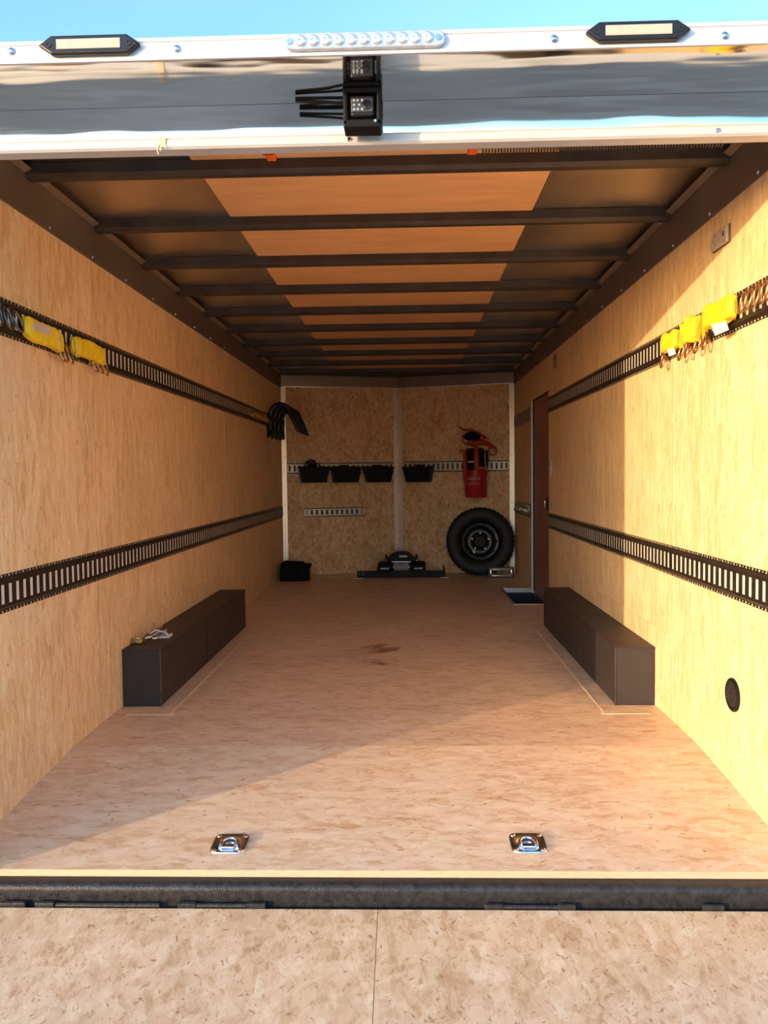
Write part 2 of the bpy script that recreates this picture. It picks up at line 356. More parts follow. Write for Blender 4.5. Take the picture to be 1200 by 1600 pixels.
# ------------------------------------------------------------------ side walls
def wallpanels(side):
    s = -1 if side == 'left' else 1
    w = struct('wall_'+side, 'strand board side wall on the %s in tall sheets' % side, 'wall')
    xi, xo = s*WX, s*(WX+.012)
    x0, x1 = min(xi, xo), max(xi, xo)
    ys = [Y0, 3.409, 4.625, 5.84]
    if s < 0: ys += [7.06, YC+.01]
    else: ys += [6.42]
    for i, (a, b) in enumerate(zip(ys, ys[1:])):
        g = .003 if s < 0 else .0016
        z0 = -.09
        bx('osb_panel', 'osb_wall', w, x0, x1, a+(g if i else 0), b-g, z0, ZR-.02, bevel=.0015, seg=1)
    if s > 0:
        bx('osb_panel', 'osb_wall', w, x0, x1, 6.4225, 7.265, 1.70, ZR-.02)
        bx('osb_panel', 'osb_wall', w, x0, x1, 7.267, YC+.01, -.02, ZR-.02)
    # thin backing sheet round the wheel box
    q = MB(); a, b = sorted((xi, xi - s*.003)); q.box(a, b, 3.48, 5.86, .001, .36)
    q.build('backing_sheet', 'osb_wall', w, bevel=.001, seg=1)
    a, b = sorted((s*(WX+.013), s*(WX+.03)))
    if s < 0: bx('seam_strip', 'skin_dark', w, a, b, Y0+.02, YC+.1, -.2, ZR)
    else:
        bx('seam_strip', 'skin_dark', w, a, b, Y0+.02, 6.40, -.2, ZR); bx('seam_strip', 'skin_dark', w, a, b, 7.28, YC+.1, -.2, ZR)
    a, b = sorted((s*(WX+.031), s*(WX+.05)))
    bx('outer_skin', 'outer_skin', w, a, b, Y0, YC+.05, -.35, ZR+.03)
    bx('rear_post', 'white_alu', w, min(s*WX, s*(WX+.05)), max(s*WX, s*(WX+.05)), Y0-.02, Y0-.0005, -.35, ZR-.03)
    return w
wallpanels('left'); wallpanels('right')

# front wall: two sheets meeting in a shallow wedge
wf = struct('wall_front', 'strand board nose wall of two sheets meeting in a shallow wedge', 'wall')
for s in (-1, 1):
    m = MB(); m.hexa([(s*.0, YA, -.02), (s*WX*1.02, YC-.005, -.02), (s*WX*1.02, YC+.02, -.02), (0, YA+.025, -.02),
                      (s*.0, YA, ZR), (s*WX*1.02, YC-.005, ZR), (s*WX*1.02, YC+.02, ZR), (0, YA+.025, ZR)])
    m.build('osb_panel', 'osb_front', wf)
    m = MB(); m.hexa([(0, YA+.03, -.35), (s*1.27, YC+.03, -.35), (s*1.27, YC+.06, -.35), (0, YA+.06, -.35),
                      (0, YA+.03, ZR+.03), (s*1.27, YC+.03, ZR+.03), (s*1.27, YC+.06, ZR+.03), (0, YA+.06, ZR+.03)])
    m.build('outer_skin', 'outer_skin', wf)
# corner and centre aluminium strips
for s in (-1, 1):
    t = struct('trim_%d' % (2 if s < 0 else 3), 'bright aluminium corner strip at the %s end of the nose wall' % ('left' if s < 0 else 'right'), 'trim',
               (s*1.192, fwall(1.192), 0), RL if s < 0 else RR)
    m = MB(); m.box(-.026, .026, .0, .004, .0, 1.985); m.build('strip', 'aluminium', t, bevel=.001)
    for z in (.25, .75, 1.25, 1.75): MB().cyl((0, .004, z), (0, .006, z), .006, n=8).build('screw', 'dark_zinc', t)
t = struct('trim_4', 'aluminium strip over the centre joint of the nose wall', 'trim', (0, YA, 0))
for s in (-1, 1):
    m = MB(); m.hexa([(0,-.006,0),(s*.046,-.006-.0132,0),(s*.046,-.001-.0132,0),(0,-.001,0),(0,-.006,1.985),(s*.046,-.006-.0132,1.985),(s*.046,-.001-.0132,1.985),(0,-.001,1.985)])
    m.build('strip_leaf', 'aluminium', t)
MB().tube([(0, -.008, .02), (0, -.008, 1.98)], .003, 6).build('bead', 'white_alu', t)

# ------------------------------------------------------------------ ceiling
ce = struct('ceiling', 'bare metal roof skin with steel bows and a plywood centre strip', 'ceiling')
def skin(x0, x1):
    m = MB(); nx, ny = 14, 128; vs = []; fs = []
    for j in range(ny+1):
        y = 2.22 + (8.84-2.22)*j/ny
        ph = ((y-2.80)/.61) % 1.0
        for i in range(nx+1):
            x = x0 + (x1-x0)*i/nx
            e = abs(abs(x)-WX)
            sag = .006*math.sin(PI*ph)**2 + .004*noise.noise(Vector((x*2.2, y*3.1, 3.3)))*min(1, e*6)
            vs.append((x, y, ZR + sag))
    for j in range(ny):
        for i in range(nx):
            a = j*(nx+1)+i; fs.append((a, a+1, a+nx+2, a+nx+1))
    m.add(vs, fs); return m
for a, b in ((-1.26, -.60), (.60, 1.26)): skin(a, b).build('roof_sheet', 'roof_skin', ce, smooth=60)
for a, b in ((2.22, 4.02), (4.024, 6.46), (6.464, 8.82)): bx('plywood_sheet', 'luan', ce, -.625, .635, a, b, ZR-.004, ZR+.004)
bx('outer_roof', 'white_alu', ce, -1.27, 1.27, 2.165, 8.90, ZR+.025, ZR+.04)
bow0 = None
for k in range(10):
    y = 2.825+.611*k
    if bow0 is None:
        m = MB(); m.prism([(-.016,.05),(-.016,.012),(0,0),(.034,0),(.046,.012),(.046,.05)][::1], -1.21, 1.21)
        bow0 = m.build('roof_bow', 'bow_steel', ce, bevel=.002); o = bow0
    else: o = bow0.copy(); C.objects.link(o)
    o.location = (0, y, 2.100)

# cove trims
for s in (-1, 1):
    t = struct('trim_%d' % (5 if s < 0 else 6), 'dull brown metal cove strip above the %s wall' % ('left' if s < 0 else 'right'), 'trim')
    P = [(s*WX, ZB), (s*(WX-.004), ZB), (s*(WX-.007), ZB+.004), (s*(WX-.010), 2.118), (s*(WX-.034), 2.130), (s*(WX-.034), 2.133), (s*WX, 2.133)]
    m = MB(); n = len(P)
    vs = [(x, 2.25, z) for x, z in P] + [(x, YC-.005, z) for x, z in P]
    m.add(vs, [tuple(range(n)), tuple(range(2*n-1, n-1, -1))] + [(i, (i+1) % n, n+(i+1) % n, n+i) for i in range(n)])
    m.build('cove_strip', 'cove_metal', t)
    xa, xb = sorted((s*(WX-.010), s*(WX-.034)))
    m = MB(); m.hexa([(s*(WX-.012),2.25,2.1165),(s*(WX-.036),2.25,2.1285),(s*(WX-.036),YC,2.1285),(s*(WX-.012),YC,2.1165),
                      (s*(WX-.012),2.25,2.1185),(s*(WX-.036),2.25,2.1305),(s*(WX-.036),YC,2.1305),(s*(WX-.012),YC,2.1185)])
    m.build('cove_lip', 'lip_metal', t)
    for k in range(14):
        y = 2.60 + .405*k
        MB().cyl((s*(WX-.008), y, ZB+.014), (s*(WX-.012), y, ZB+.014), .0065, .004, n=8).build('screw', 'zinc', t)
    for k in range(6):
        y = 3.55 + .81*k
        MB().cyl((s*(WX-.022), y, 2.122), (s*(WX-.025), y, 2.118), .006, .004, n=8).build('screw', 'zinc', t)
# front header strips
for i, s in enumerate((-1, 1)):
    t = struct('trim_%d' % (7+i), 'brown metal header strip above the %s nose panel' % ('left' if s < 0 else 'right'), 'trim')
    def seg(z0, z1, o0, o1, nm, mt):
        m = MB(); xa, xb = 0, s*(WX-.012)
        ya, yb = fwall(0), fwall(WX-.012)
        m.hexa([(xa,ya-o1,z0),(xb,yb-o1,z0),(xb,yb-o0,z0),(xa,ya-o0,z0),(xa,ya-o1,z1),(xb,yb-o1,z1),(xb,yb-o0,z1),(xa,ya-o0,z1)])
        m.build(nm, mt, t)
    seg(1.995, 2.105, 0, .012, 'header_strip', 'cove_metal'); seg(1.984, 1.9945, 0, .022, 'header_lip', 'aluminium')
    seg(2.105, 2.15, 0, .05, 'header_cap', 'bow_steel')

# ------------------------------------------------------------------ rear header over the opening
LZ0, LZ1, LY = 2.0523, 2.1036, 1.957
FY = 2.200
rh = struct('trim_9', 'white and mirror-polished metal header across the rear opening', 'header')
MB().prism([(LY,LZ0),(LY,LZ0+.006),(LY+.003,LZ0+.008),(LY+.003,LZ1-.010),(LY,LZ1-.008),(LY,LZ1),(LY+.004,LZ1+.001),(LY+.203,LZ1+.076),(LY+.203,LZ1+.070),(LY+.008,LZ1-.008),(LY+.008,LZ0)], -1.30, 1.30).build('outer_lip', 'white_alu', rh)
bx('polished_underside', 'mirror_steel', rh, -1.30, 1.30, LY+.008, FY, LZ0, LZ0+.003)
P = [(FY, LZ0-.0005)]; zc = 2.012; yy, zz = FY, zc
for k in range(13):
    P.append((yy, zz)); a = R(9.5)*k/12; yy += .0037*math.sin(a); zz -= .0037*math.cos(a)
P += [(FY+.03, zz), (FY+.03, LZ0-.0005)]
MB().prism(P, -1.30, 1.30).build('polished_face', 'mirror_steel', rh, smooth=50)
MB().prism([(FY+.002,1.970),(FY-.004,1.964),(FY-.005,1.945),(FY+.002,1.9395),(FY+.045,1.9395),(FY+.045,1.947),(FY+.03,1.970)], -1.30, 1.30).build('lower_flange', 'white_alu', rh, smooth=30)
bx('inner_box', 'bow_steel', rh, -1.21, 1.21, FY+.031, FY+.046, 1.9475, ZR-.003)
for x, z in ((-0.8332, 2.0821), (-0.4324, 2.0775), (0.4632, 2.0765), (0.8603, 2.0728)):
    MB().lathe([(.009,0),(.009,-.003),(.005,-.006),(.0005,-.0065)], 12, (x, LY+.003, z), 'y').build('screw', 'zinc', rh, smooth=40)
for x in (-0.0391, 0.9348): MB().cyl((x, FY-.004, 1.953), (x, FY-.009, 1.953), .008, .005, n=8).build('screw', 'zinc', rh)

# loading lights on the header lip
def load_light(x, z, label):
    t = thing('loading_light', label, 'light', (x, LY, z), 0, 'loading lights on the rear header')
    w, h = .123, .022
    def hexp(w, h, y0, y1, k=.032):
        m = MB(); m.prism([(-w,0),(-w+k,-h),(w-k,-h),(w,0),(w-k,h),(-w+k,h)], y0, y1, 'y'); return m
    hexp(w, h, -.014, .003).build('housing', 'black_gloss', t, bevel=.005, seg=3)
    m = MB(); m.box(-.077, .077, -.0165, -.0135, -.0117, .0117); le = m.build('lens', 'lens', t, bevel=.002)
    for s in (-1, 1):
        MB().lathe([(.007,-.0135),(.007,-.0155),(.004,-.0155),(.004,-.012)], 10, (s*.096,0,0), 'y').build('screw_cap', 'weather_strip', t, smooth=40)
    return t
load_light(-0.6393, 2.0868, 'black loading light left of the clear light bar on the white header')
load_light(0.6566, 2.0835, 'black loading light right of the clear light bar on the white header')
# clear LED bar
t = thing('light_bar', 'clear lensed light bar of eleven cells at the middle of the header lip', 'light bar', (0.0154, LY, 2.0817))
w, h = .1915, .0195
pr = []
for k in range(9): a = PI/2+PI*k/8; pr.append((-w+h+math.cos(a)*h, math.sin(a)*h))
for k in range(9): a = -PI/2+PI*k/8; pr.append((w-h+math.cos(a)*h, math.sin(a)*h))
MB().prism(pr, -.009, .003, 'y').build('housing', 'clear_cap', t, bevel=.003)
for k in range(11):
    x = -.150+.030*k
    MB().lathe([(.0138,-.009),(.0130,-.013),(.009,-.0155),(.0045,-.0150),(.0040,-.0125),(.0005,-.0125)], 16, (x,0,0), 'y').build('led_cell', 'led_cell', t, smooth=50)
for s in (-1, 1): MB().lathe([(.008,-.009),(.007,-.012),(.0005,-.012)], 12, (s*.1755,0,0), 'y').build('mount_screw', 'zinc', t, smooth=40)

# backup camera hung in the corner of the polished header
t = thing('backup_camera', 'small black backup camera hanging under the polished header', 'camera', (0.001, 2.144, 2.0514)); t.scale = (.932, .932, .932)
m = MB(); m.box(-.052, -.040, -.036, .03, -.105, -.012); m.build('bracket_cheek', 'black_plastic', t, bevel=.004)
m = MB(); m.box(.040, .052, -.036, .03, -.105, -.012); m.build('bracket_cheek', 'black_plastic', t, bevel=.004)
bx('bracket_base', 'black_plastic', t, -.052, .052, -.036, .03, -.110, -.088, bevel=.004)
bx('bracket_top', 'black_plastic', t, -.054, .054, -.03, .03, -.014, 0, bevel=.003)
bd = bx('camera_body', 'black_gloss', t, -.036, .036, -.030, .022, -.080, -.020, bevel=.010, seg=3)
bx('lens_plate', 'dark_zinc', bd, -.030, .030, -.032, -.029, -.068, -.030, bevel=.004)
MB().lathe([(.0125,-.032),(.0125,-.036),(.008,-.037),(.006,-.034),(.0005,-.034)], 16, (.013,0,-.049), 'y').build('lens_ring', 'black_gloss', bd, smooth=40)
for q in ((-.022,-.037),(-.012,-.037),(-.022,-.049),(-.008,-.049),(-.022,-.061),(-.012,-.061),(0,-.037),(0,-.061)):
    MB().cyl((q[0],-.0315,q[1]), (q[0],-.0335,q[1]), .0035, n=8).build('infrared_lamp', 'led_cell', bd)
for z, zz in ((-.010,-.006), (-.026,-.013)):
    MB().tube([(-.05, .01, z), (-.10, .012, (z+zz)/2), (-.190, .014, zz)], .0045, 8).build('cable', 'black_plastic', t, smooth=60)
MB().cyl((.036, -.0365, -.095), (.036, -.038, -.095), .004, n=8).build('screw', 'zinc', t)

# torn tape on the flange
t = thing('tape_scrap', 'torn yellowed tape scrap stuck on the left of the header flange', 'tape', (-0.5424, FY-.006, 1.969))
m = MB(); m.prism([(-.011,0),(.011,.002),(.009,-.016),(.012,-.028),(-.002,-.024),(-.004,-.036),(-.009,-.034),(-.008,-.018)], -.001, .0, 'y'); m.build('tape_patch', 'tape', t)
m = MB(); m.tube([(-.008,-.001,-.02), (-.013,-.004,-.034), (-.010,-.002,-.046)], .0018, 6); m.build('loose_strand', 'tape', t)

# ramp springs above the header
def coil(x0, x1, r, wr, pitch):
    n = int((x1-x0)/pitch*9); return [(x0+(x1-x0)*i/n, r*math.cos(2*PI*i/9), r*math.sin(2*PI*i/9)) for i in range(n+1)]
for x0, x1, lab in ((.32, .985, 'black coiled ramp spring above the right half of the header'), (-.97, -.305, 'black coiled ramp spring above the left half of the header')):
    t = thing('torsion_spring', lab, 'spring', (0, 2.290, 1.965 if x0 > 0 else 1.980), 0)
    MB().tube(coil(x0, x1, .017, .003, .0085), .0028, 5, ref=(1,0,0)).build('coil', 'dark_zinc', t, smooth=60)
    MB().cyl((x0-.02,0,0), (x1+.02,0,0), .009, n=10).build('shaft', 'bow_steel', t, smooth=40)
for x, zb, lab in ((-0.2665, 1.9461, 'orange plastic spring cone peeking below the header, the left one'), (0.2964, 1.9507, 'orange plastic spring cone peeking below the header, the right one')):
    t = thing('spring_cone', lab, 'spring cone', (x, 2.290, zb-.003), 0, 'orange spring cones')
    bx('block', 'orange_plastic', t, -.012, .014, -.02, .02, 0, .05, bevel=.003)
    bx('collar', 'orange_plastic', t, -.026, -.008, -.022, .022, .016, .056, bevel=.003)
    MB().cyl((.001,-.021,.012), (.001,-.026,.012), .005, n=8).build('set_screw', 'dark_zinc', t)

# ------------------------------------------------------------------ side door
d = struct('door_1', 'dark red-brown side door beyond the right wheel box', 'door', (0,0,0))
bx('door_leaf', 'door_brown', d, WX+.012, WX+.030, 6.425, 7.245, -.02, 1.695)
bx('door_jamb', 'white_alu', d, WX-.012, WX+.03, 7.250, 7.264, -.02, 1.70)
bx('gasket', 'weather_strip', d, WX+.004, WX+.0118, 7.228, 7.249, 0, 1.70)
bx('door_head', 'weather_strip', d, WX-.002, WX+.03, 6.425, 7.249, 1.696, 1.702)
h = bx('handle_plate', 'weather_strip', d, WX+.006, WX+.012, 6.47, 6.57, .755, .86, bevel=.003)
m = MB(); m.tube([(WX+.006,6.53,.775), (WX-.012,6.53,.785), (WX-.012,6.53,.83), (WX+.006,6.53,.84)], .006, 8); m.build('handle', 'zinc', h, smooth=50)
bx('hinge', 'zinc', d, WX-.014, WX-.002, 7.266, 7.300, 1.53, 1.60, bevel=.002)
# latch hook beside the door
t = thing('latch_hook', 'small pale latch hook on the wall beside the brown door', 'latch', (WX, 6.30, 1.086), PI/2)
MB().tube([(-.03,.006,-.06),(-.028,.010,0),(-.032,.006,.065)], .005, 6).build('rod', 'white_alu', t, smooth=50)
bx('keeper', 'white_alu', t, -.045, .06, 0, .008, -.010, .008, bevel=.002)
# small oval bracket high on the right wall
t = thing('oval_ring', 'small oval metal ring high on the right wall above the track', 'ring', (WX, 6.117, 1.888), PI/2)
MB().tube([(.035*math.cos(2*PI*k/20), .006, .045*math.sin(2*PI*k/20)) for k in range(20)], .006, 6, True).build('ring', 'cove_metal', t, smooth=60)
bx('plate', 'cove_metal', t, -.012, .012, 0, .006, .03, .06)

# ------------------------------------------------------------------ slotted cargo tracks
def track(name_label, loc, rz, L, colour='track_black', pitch=.0496, group='slotted cargo tracks', hh=.063, dots=True):
    t = thing('cargo_track', name_label, 'track', loc, rz, group)
    k = hh/.063
    n = int(L/pitch); x0 = -L/2
    m = MB()
    def strip(p, q):  # plate between profile points p,q (y,z) with thickness
        (ya, za), (yb, zb) = p, q
        m.hexa([(x0,0,za),(x0+L,0,za),(x0+L,ya,za),(x0,ya,za),(x0,0,zb),(x0+L,0,zb),(x0+L,yb,zb),(x0,yb,zb)])
    for s in (-1, 1):
        z = [s*q*k for q in (.063,.0525,.043,.032)]
        strip((.0025, z[0]), (.0025, z[1])); strip((.0025, z[1]), (.012, z[2])); strip((.012, z[2]), (.012, z[3]))
    bw = pitch*.58
    for i in range(n+1):
        c = x0 + L*(i/n)
        a, b = max(x0, c-bw/2), min(x0+L, c+bw/2)
        m.box(a, b, .004, .012, -.032*k, .032*k)
    m.build('rail', colour, t)
    bx('slot_liner', 'liner' if colour == 'track_black' else 'track_black', t, x0, x0+L, 0, .0108, -.0315*k, .0315*k)
    if colour == 'track_grey':
        for s in (-1, 1): bx('flange_edge', 'track_black', t, x0, x0+L, .003, .0062, *sorted((s*.050*k, s*.058*k)))
    if dots:
        m = MB(); nd = int(L/.0248)
        for i in range(nd):
            x = x0 + (i+.5)*L/nd; r = .0042 if i % 2 else .0028
            for s in (-1, 1):
                z = s*.058*k
                m.add([(x+r*math.cos(a*PI/3), .0031, z+r*math.sin(a*PI/3)) for a in range(6)] + [(x+r*math.cos(a*PI/3), .002, z+r*math.sin(a*PI/3)) for a in range(6)],
                      [tuple(range(6))] + [(a, (a+1) % 6, 6+(a+1) % 6, 6+a) for a in range(6)])
        tag(m.build('flange_hole', 'wood_dot', t), kind='stuff')
    return t
ZT, ZU = .681, 1.590
def span(side, y0, y1, z, lab, **k):
    if side == 'L': return track(lab, (-WX, (y0+y1)/2, z), -PI/2, y1-y0, **k)
    return track(lab, (WX, (y0+y1)/2, z), PI/2, y1-y0, **k)
span('L', 2.19, 7.57, ZU, 'long black slotted track with yellow straps high on the left wall')
span('L', 2.19, 8.42, ZT, 'long black slotted track low on the left wall above the wheel box')
span('R', 2.19, 6.415, ZU, 'long black slotted track with yellow straps high on the right wall')
span('R', 2.19, 3.4055, ZT, 'near short length of black slotted track low on the sunlit right wall')
span('R', 3.4145, 6.415, ZT, 'black slotted track low on the right wall running to the door')
span('R', 7.30, 8.40, ZU, 'short dark track high on the wall past the brown door', colour='cove_metal', dots=False)
span('R', 7.30, 8.40, .712, 'short dark track low on the wall past the brown door', colour='cove_metal', dots=False)
def fspan(xa, xb, z, lab, **k):
    xm = (xa+xb)/2; L = abs(xb-xa)/math.cos(TH)
    return track(lab, (xm, fwall(xm), z), RL if xm < 0 else RR, L, colour='track_grey', dots=False, group='grey cargo tracks on the nose wall', pitch=.052, **k)
fspan(-1.165, -.052, 1.133, 'grey slotted track behind three black bins on the nose wall')
fspan(.058, 1.165, 1.138, 'grey slotted track behind the red bucket on the nose wall')
ft = fspan(-.998, -.370, .664, 'short grey slotted track alone low on the left nose panel', hh=.052)
for s in (-1, 1):
    m = MB(); m.box(s*.298-.014, s*.298+.014, .012, .014, -.022, .022); m.build('end_plate', 'cove_metal', ft, bevel=.004)

# ------------------------------------------------------------------ wheel boxes
def wheelbox(s, lab):
    t = thing('wheel_box', lab, 'wheel box', (s*1.127, 3.64, 0), 0, 'black wheel boxes')
    L = 1.94; xw = .0895
    bx('body', 'box_black', t, -xw+.001, xw-.001, 0, L, 0, .262, bevel=.006, seg=3)
    m = MB(); m.box(-xw, xw, -.003, L+.003, .258, .266); m.build('lid', 'box_black', t, bevel=.003)
    xi = -s*xw
    m = MB(); m.box(xi-.002, xi+.002, -.0045, .004, .002, .266); m.build('corner_edge', 'dark_zinc', t)
    m = MB(); m.box(-xw-.0005, xw+.0005, .84, .846, .01, .2668); m.build('joint_seam', 'weather_strip', t)
    return t
wheelbox(-1, 'long black box over the left wheel with keys lying on it')
wheelbox(1, 'long black box over the right wheel, its near end sunlit')

# ------------------------------------------------------------------ floor rings
def dring(x, y, lab):
    t = thing('floor_ring', lab, 'tie-down', (x, y, zfl(y))); t.rotation_euler = (math.atan(DS), 0, 0); t['group'] = 'recessed floor rings'
    a, r = .054, .012
    pr = []
    for cx, cy, st in ((a-r,a-r,0),(-a+r,a-r,PI/2),(-a+r,-a+r,PI),(a-r,-a+r,1.5*PI)):
        for k in range(5): q = st+PI/2*k/4; pr.append((cx+r*math.cos(q), cy+r*math.sin(q)))
    # plate with a round opening: ring of quads between outline and hole
    m = MB(); n = 40; out = []; inn = []
    for k in range(n):
        q = 2*PI*k/n; c, s_ = math.cos(q), math.sin(q)
        e = 6; rr = a/((abs(c)**e+abs(s_)**e)**(1/e)); out.append((rr*c, rr*s_)); inn.append((.036*c, .036*s_))
    vs = [(x_, y_, .001) for x_, y_ in out] + [(x_*.97, y_*.97, .0045) for x_, y_ in out] + [(x_*1.05, y_*1.05, .0055) for x_, y_ in inn] + [(x_*.9, y_*.9, .003) for x_, y_ in inn] + [(x_*.62, y_*.62, .0012) for x_, y_ in inn] + [(x_*.02, y_*.02, .0010) for x_, y_ in inn]
    fs = []
    for j in range(5):
        for k in range(n): fs.append((j*n+k, j*n+(k+1) % n, (j+1)*n+(k+1) % n, (j+1)*n+k))
    m.add(vs, fs); m.build('dish_plate', 'zinc', t, smooth=35)
    arc = [(.024*math.cos(q), -.008+.030*math.sin(q), .0085) for q in [PI*k/12 for k in range(13)]]
    MB().tube([(.024,-.022,.008)]+arc+[(-.024,-.022,.008)], .0052, 8).build('ring', 'chrome', t, smooth=60)
    MB().box(-.020, .020, -.036, -.017, .004, .0125).build('ring_clamp', 'chrome', t, bevel=.003)
    for sx in (-1, 1):
        for sy in (-1, 1):
            MB().lathe([(.0085,.003),(.0080,.0065),(.004,.0085),(.0005,.0088)], 12, (sx*.040, sy*.040, 0)).build('bolt', 'chrome', t, smooth=40)
dring(-.4425, 2.387, 'recessed steel tie-down ring on the left of the floor edge')
dring(.4595, 2.395, 'recessed steel tie-down ring on the right of the floor edge')

# ------------------------------------------------------------------ right wall: vent and lamp
t = thing('wall_vent', 'round black louvred vent low on the sunlit right wall', 'vent', (WX, 2.775, .287), PI/2)
MB().lathe([(.058,0),(.057,.006),(.050,.010),(.046,.008),(.044,.002)], 32, axis='y').build('rim', 'black_plastic', t, smooth=40)
MB().lathe([(.045,0),(.045,.002)], 24, axis='y').build('back', 'weather_strip', t)
for k in range(11):
    q = -.040+.008*k; hw = math.sqrt(max(.0001, .0445**2-q*q))
    m = MB(); m.M = Matrix.Rotation(R(28), 4, 'Y'); m.hexa([(-hw,.002,q),(hw,.002,q),(hw,.007,q+.001),(-hw,.007,q+.001),(-hw,.002,q+.0016),(hw,.002,q+.0016),(hw,.007,q+.0034),(-hw,.007,q+.0034)])
    m.build('louvre', 'louvre_grey', t)
t = thing('wall_lamp', 'grey lensed dome lamp high on the right wall at the shadow edge', 'lamp', (WX, 2.905, 1.872), PI/2)
pr = [(-.076,-.034),(-.076,.030)]
for k in range(9): q = PI/2*k/8; pr.append((.040+.042*math.sin(q), -.012+.042*math.cos(q)))
pr += [(.082,-.026),(.076,-.034)]
MB().prism(pr, 0, .004, 'y').build('base', 'cove_metal', t, bevel=.001)
MB().prism([(u*.94, w*.9) for u, w in pr], .004, .016, 'y').build('lens', 'grey_lens', t, bevel=.004, seg=3)
bx('switch', 'weather_strip', t, -.052, -.047, .0155, .019, -.005, .010)

# ------------------------------------------------------------------ straps and rings on the upper tracks
def onwall(side, y, z, out=0): return (-WX+out, y, z) if side == 'L' else (WX-out, y, z)
def bundle(side, y, z, L, H, lab, matn='yellow_web', tilt=0, seed=1, patch=None, tagp=None, ribs=7, depth=.045):
    t = thing('strap_bundle', lab, 'strap', onwall(side, y, z, .016), -PI/2 if side == 'L' else PI/2)
    rnd = random.Random(seed)
    m = MB(); nu, nv = 36, 22; vs = []; fs = []
    for i in range(nu+1):
        u = -1+2*i/nu
        for j in range(nv):
            a = 2*PI*j/nv; c, s_ = math.cos(a), math.sin(a)
            sh = (1-abs(u)**9)**.3
            rr = 1+.035*math.sin(ribs*a+2*u+seed)+.05*noise.noise(Vector((u*2.4+seed, c*1.3, s_*1.3)))
            e = .36
            yy = depth/2*(abs(c)**e)*(1 if c > 0 else -1)*sh*rr + depth/2 + .003
            zz = H/2*(abs(s_)**e)*(1 if s_ > 0 else -1)*(.35+.65*sh)*rr
            zz += .004*math.sin(u*4+seed) + tilt*u*L/2
            vs.append((u*L/2*(1+.03*rnd.uniform(-1,1)*0), max(.001, yy), zz))
    for i in range(nu):
        for j in range(nv): fs.append((i*nv+j, i*nv+(j+1) % nv, (i+1)*nv+(j+1) % nv, (i+1)*nv+j))
    fs += [tuple(range(nv-1,-1,-1)), tuple(range(nu*nv, (nu+1)*nv))]
    m.add(vs, fs); m.build('folded_webbing', matn, t, smooth=70)
    for q in (-.32, .30):      # elastic bands
        x = q*L; zt = tilt*x + .004*math.sin(q*2*4+seed)
        pts = [(x, depth/2+.003+(depth/2+.003)*math.cos(a), zt+(H/2+.003)*math.sin(a)) for a in [2*PI*k/20 for k in range(20)]]
        pts = [(a, max(.002, b), c) for a, b, c in pts]
        MB().tube(pts, .003, 6, True).build('band', 'orange_web', t, smooth=60)
    if patch:
        px, pz, pw, ph = patch
        m = MB(); m.prism([(px-pw,pz-ph),(px+pw*.9,pz-ph*1.2),(px+pw,pz+ph*.6),(px-pw*.8,pz+ph)], depth*.98, depth*1.12, 'y'); m.build('label_patch', 'lilac_paper', t, bevel=.002)
    for q in (tagp or []):
        px, pz, sx, sz = q
        m = MB(); m.hexa([(px-sx,depth*.6,pz-sz),(px+sx*.5,depth*1.0,pz-sz*1.3),(px+sx*.5,depth*1.0+.002,pz-sz*1.3),(px-sx,depth*.6+.002,pz-sz),
                          (px-sx*.8,depth*.8,pz+sz),(px+sx,depth*1.1,pz+sz*.8),(px+sx,depth*1.1+.002,pz+sz*.8),(px-sx*.8,depth*.8+.002,pz+sz)])
        m.build('paper_tag', 'paper', t)
    return t
# left wall: local +x runs towards the viewer
bundle('L', 2.865, 1.568, .29, .072, 'yellow strap bundle with a pale label, nearest on the left track', depth=.034, tilt=.05, seed=3, patch=(.05,.014,.07,.016), tagp=[(-.10,-.005,.018,.03)])
bundle('L', 3.270, 1.574, .33, .070, 'plain yellow strap bundle, second along the left track', depth=.032, tilt=.02, seed=8, tagp=[(.15,-.012,.016,.032)], ribs=9)
# right wall: local +x runs away from the viewer
bundle('R', 2.828, 1.596, .25, .080, 'bright yellow strap bundle beside the gold rings on the right track', tilt=.02, seed=5, tagp=[(-.04,-.052,.05,.020)], depth=.040)
bundle('R', 3.355, 1.585, .17, .074, 'small bright yellow strap bundle, farthest along the right track', depth=.034, tilt=0, seed=12, tagp=[(-.05,-.046,.026,.014)])
t = thing('loose_strap', 'yellow webbing gathered in zigzag folds between two bundles on the right track', 'strap', onwall('R', 3.10, 1.585, .014), PI/2)
rnd = random.Random(4); pts = []
for k in range(15):
    x = -.115+.23*k/14; pts.append((x+rnd.uniform(-.006,.006), .012+rnd.uniform(0,.02), (.045 if k % 2 else -.040)+rnd.uniform(-.010,.010)))
m = MB(); m.tube(pts, .011, 6, flat=.30, ref=(0,1,0)); m.build('zigzag_fold', 'orange_web', t, smooth=50)
pts = [(x_*1.0+.01, y_+.012, z_*.9) for x_, y_, z_ in pts]
m = MB(); m.tube(pts[2:12], .009, 6, flat=.30, ref=(0,1,0)); m.build('zigzag_fold', 'yellow_web', t, smooth=50)
m = MB(); m.box(-.10, .10, .0, .012, -.035, .035); m.build('webbing_core', 'orange_web', t, bevel=.006)

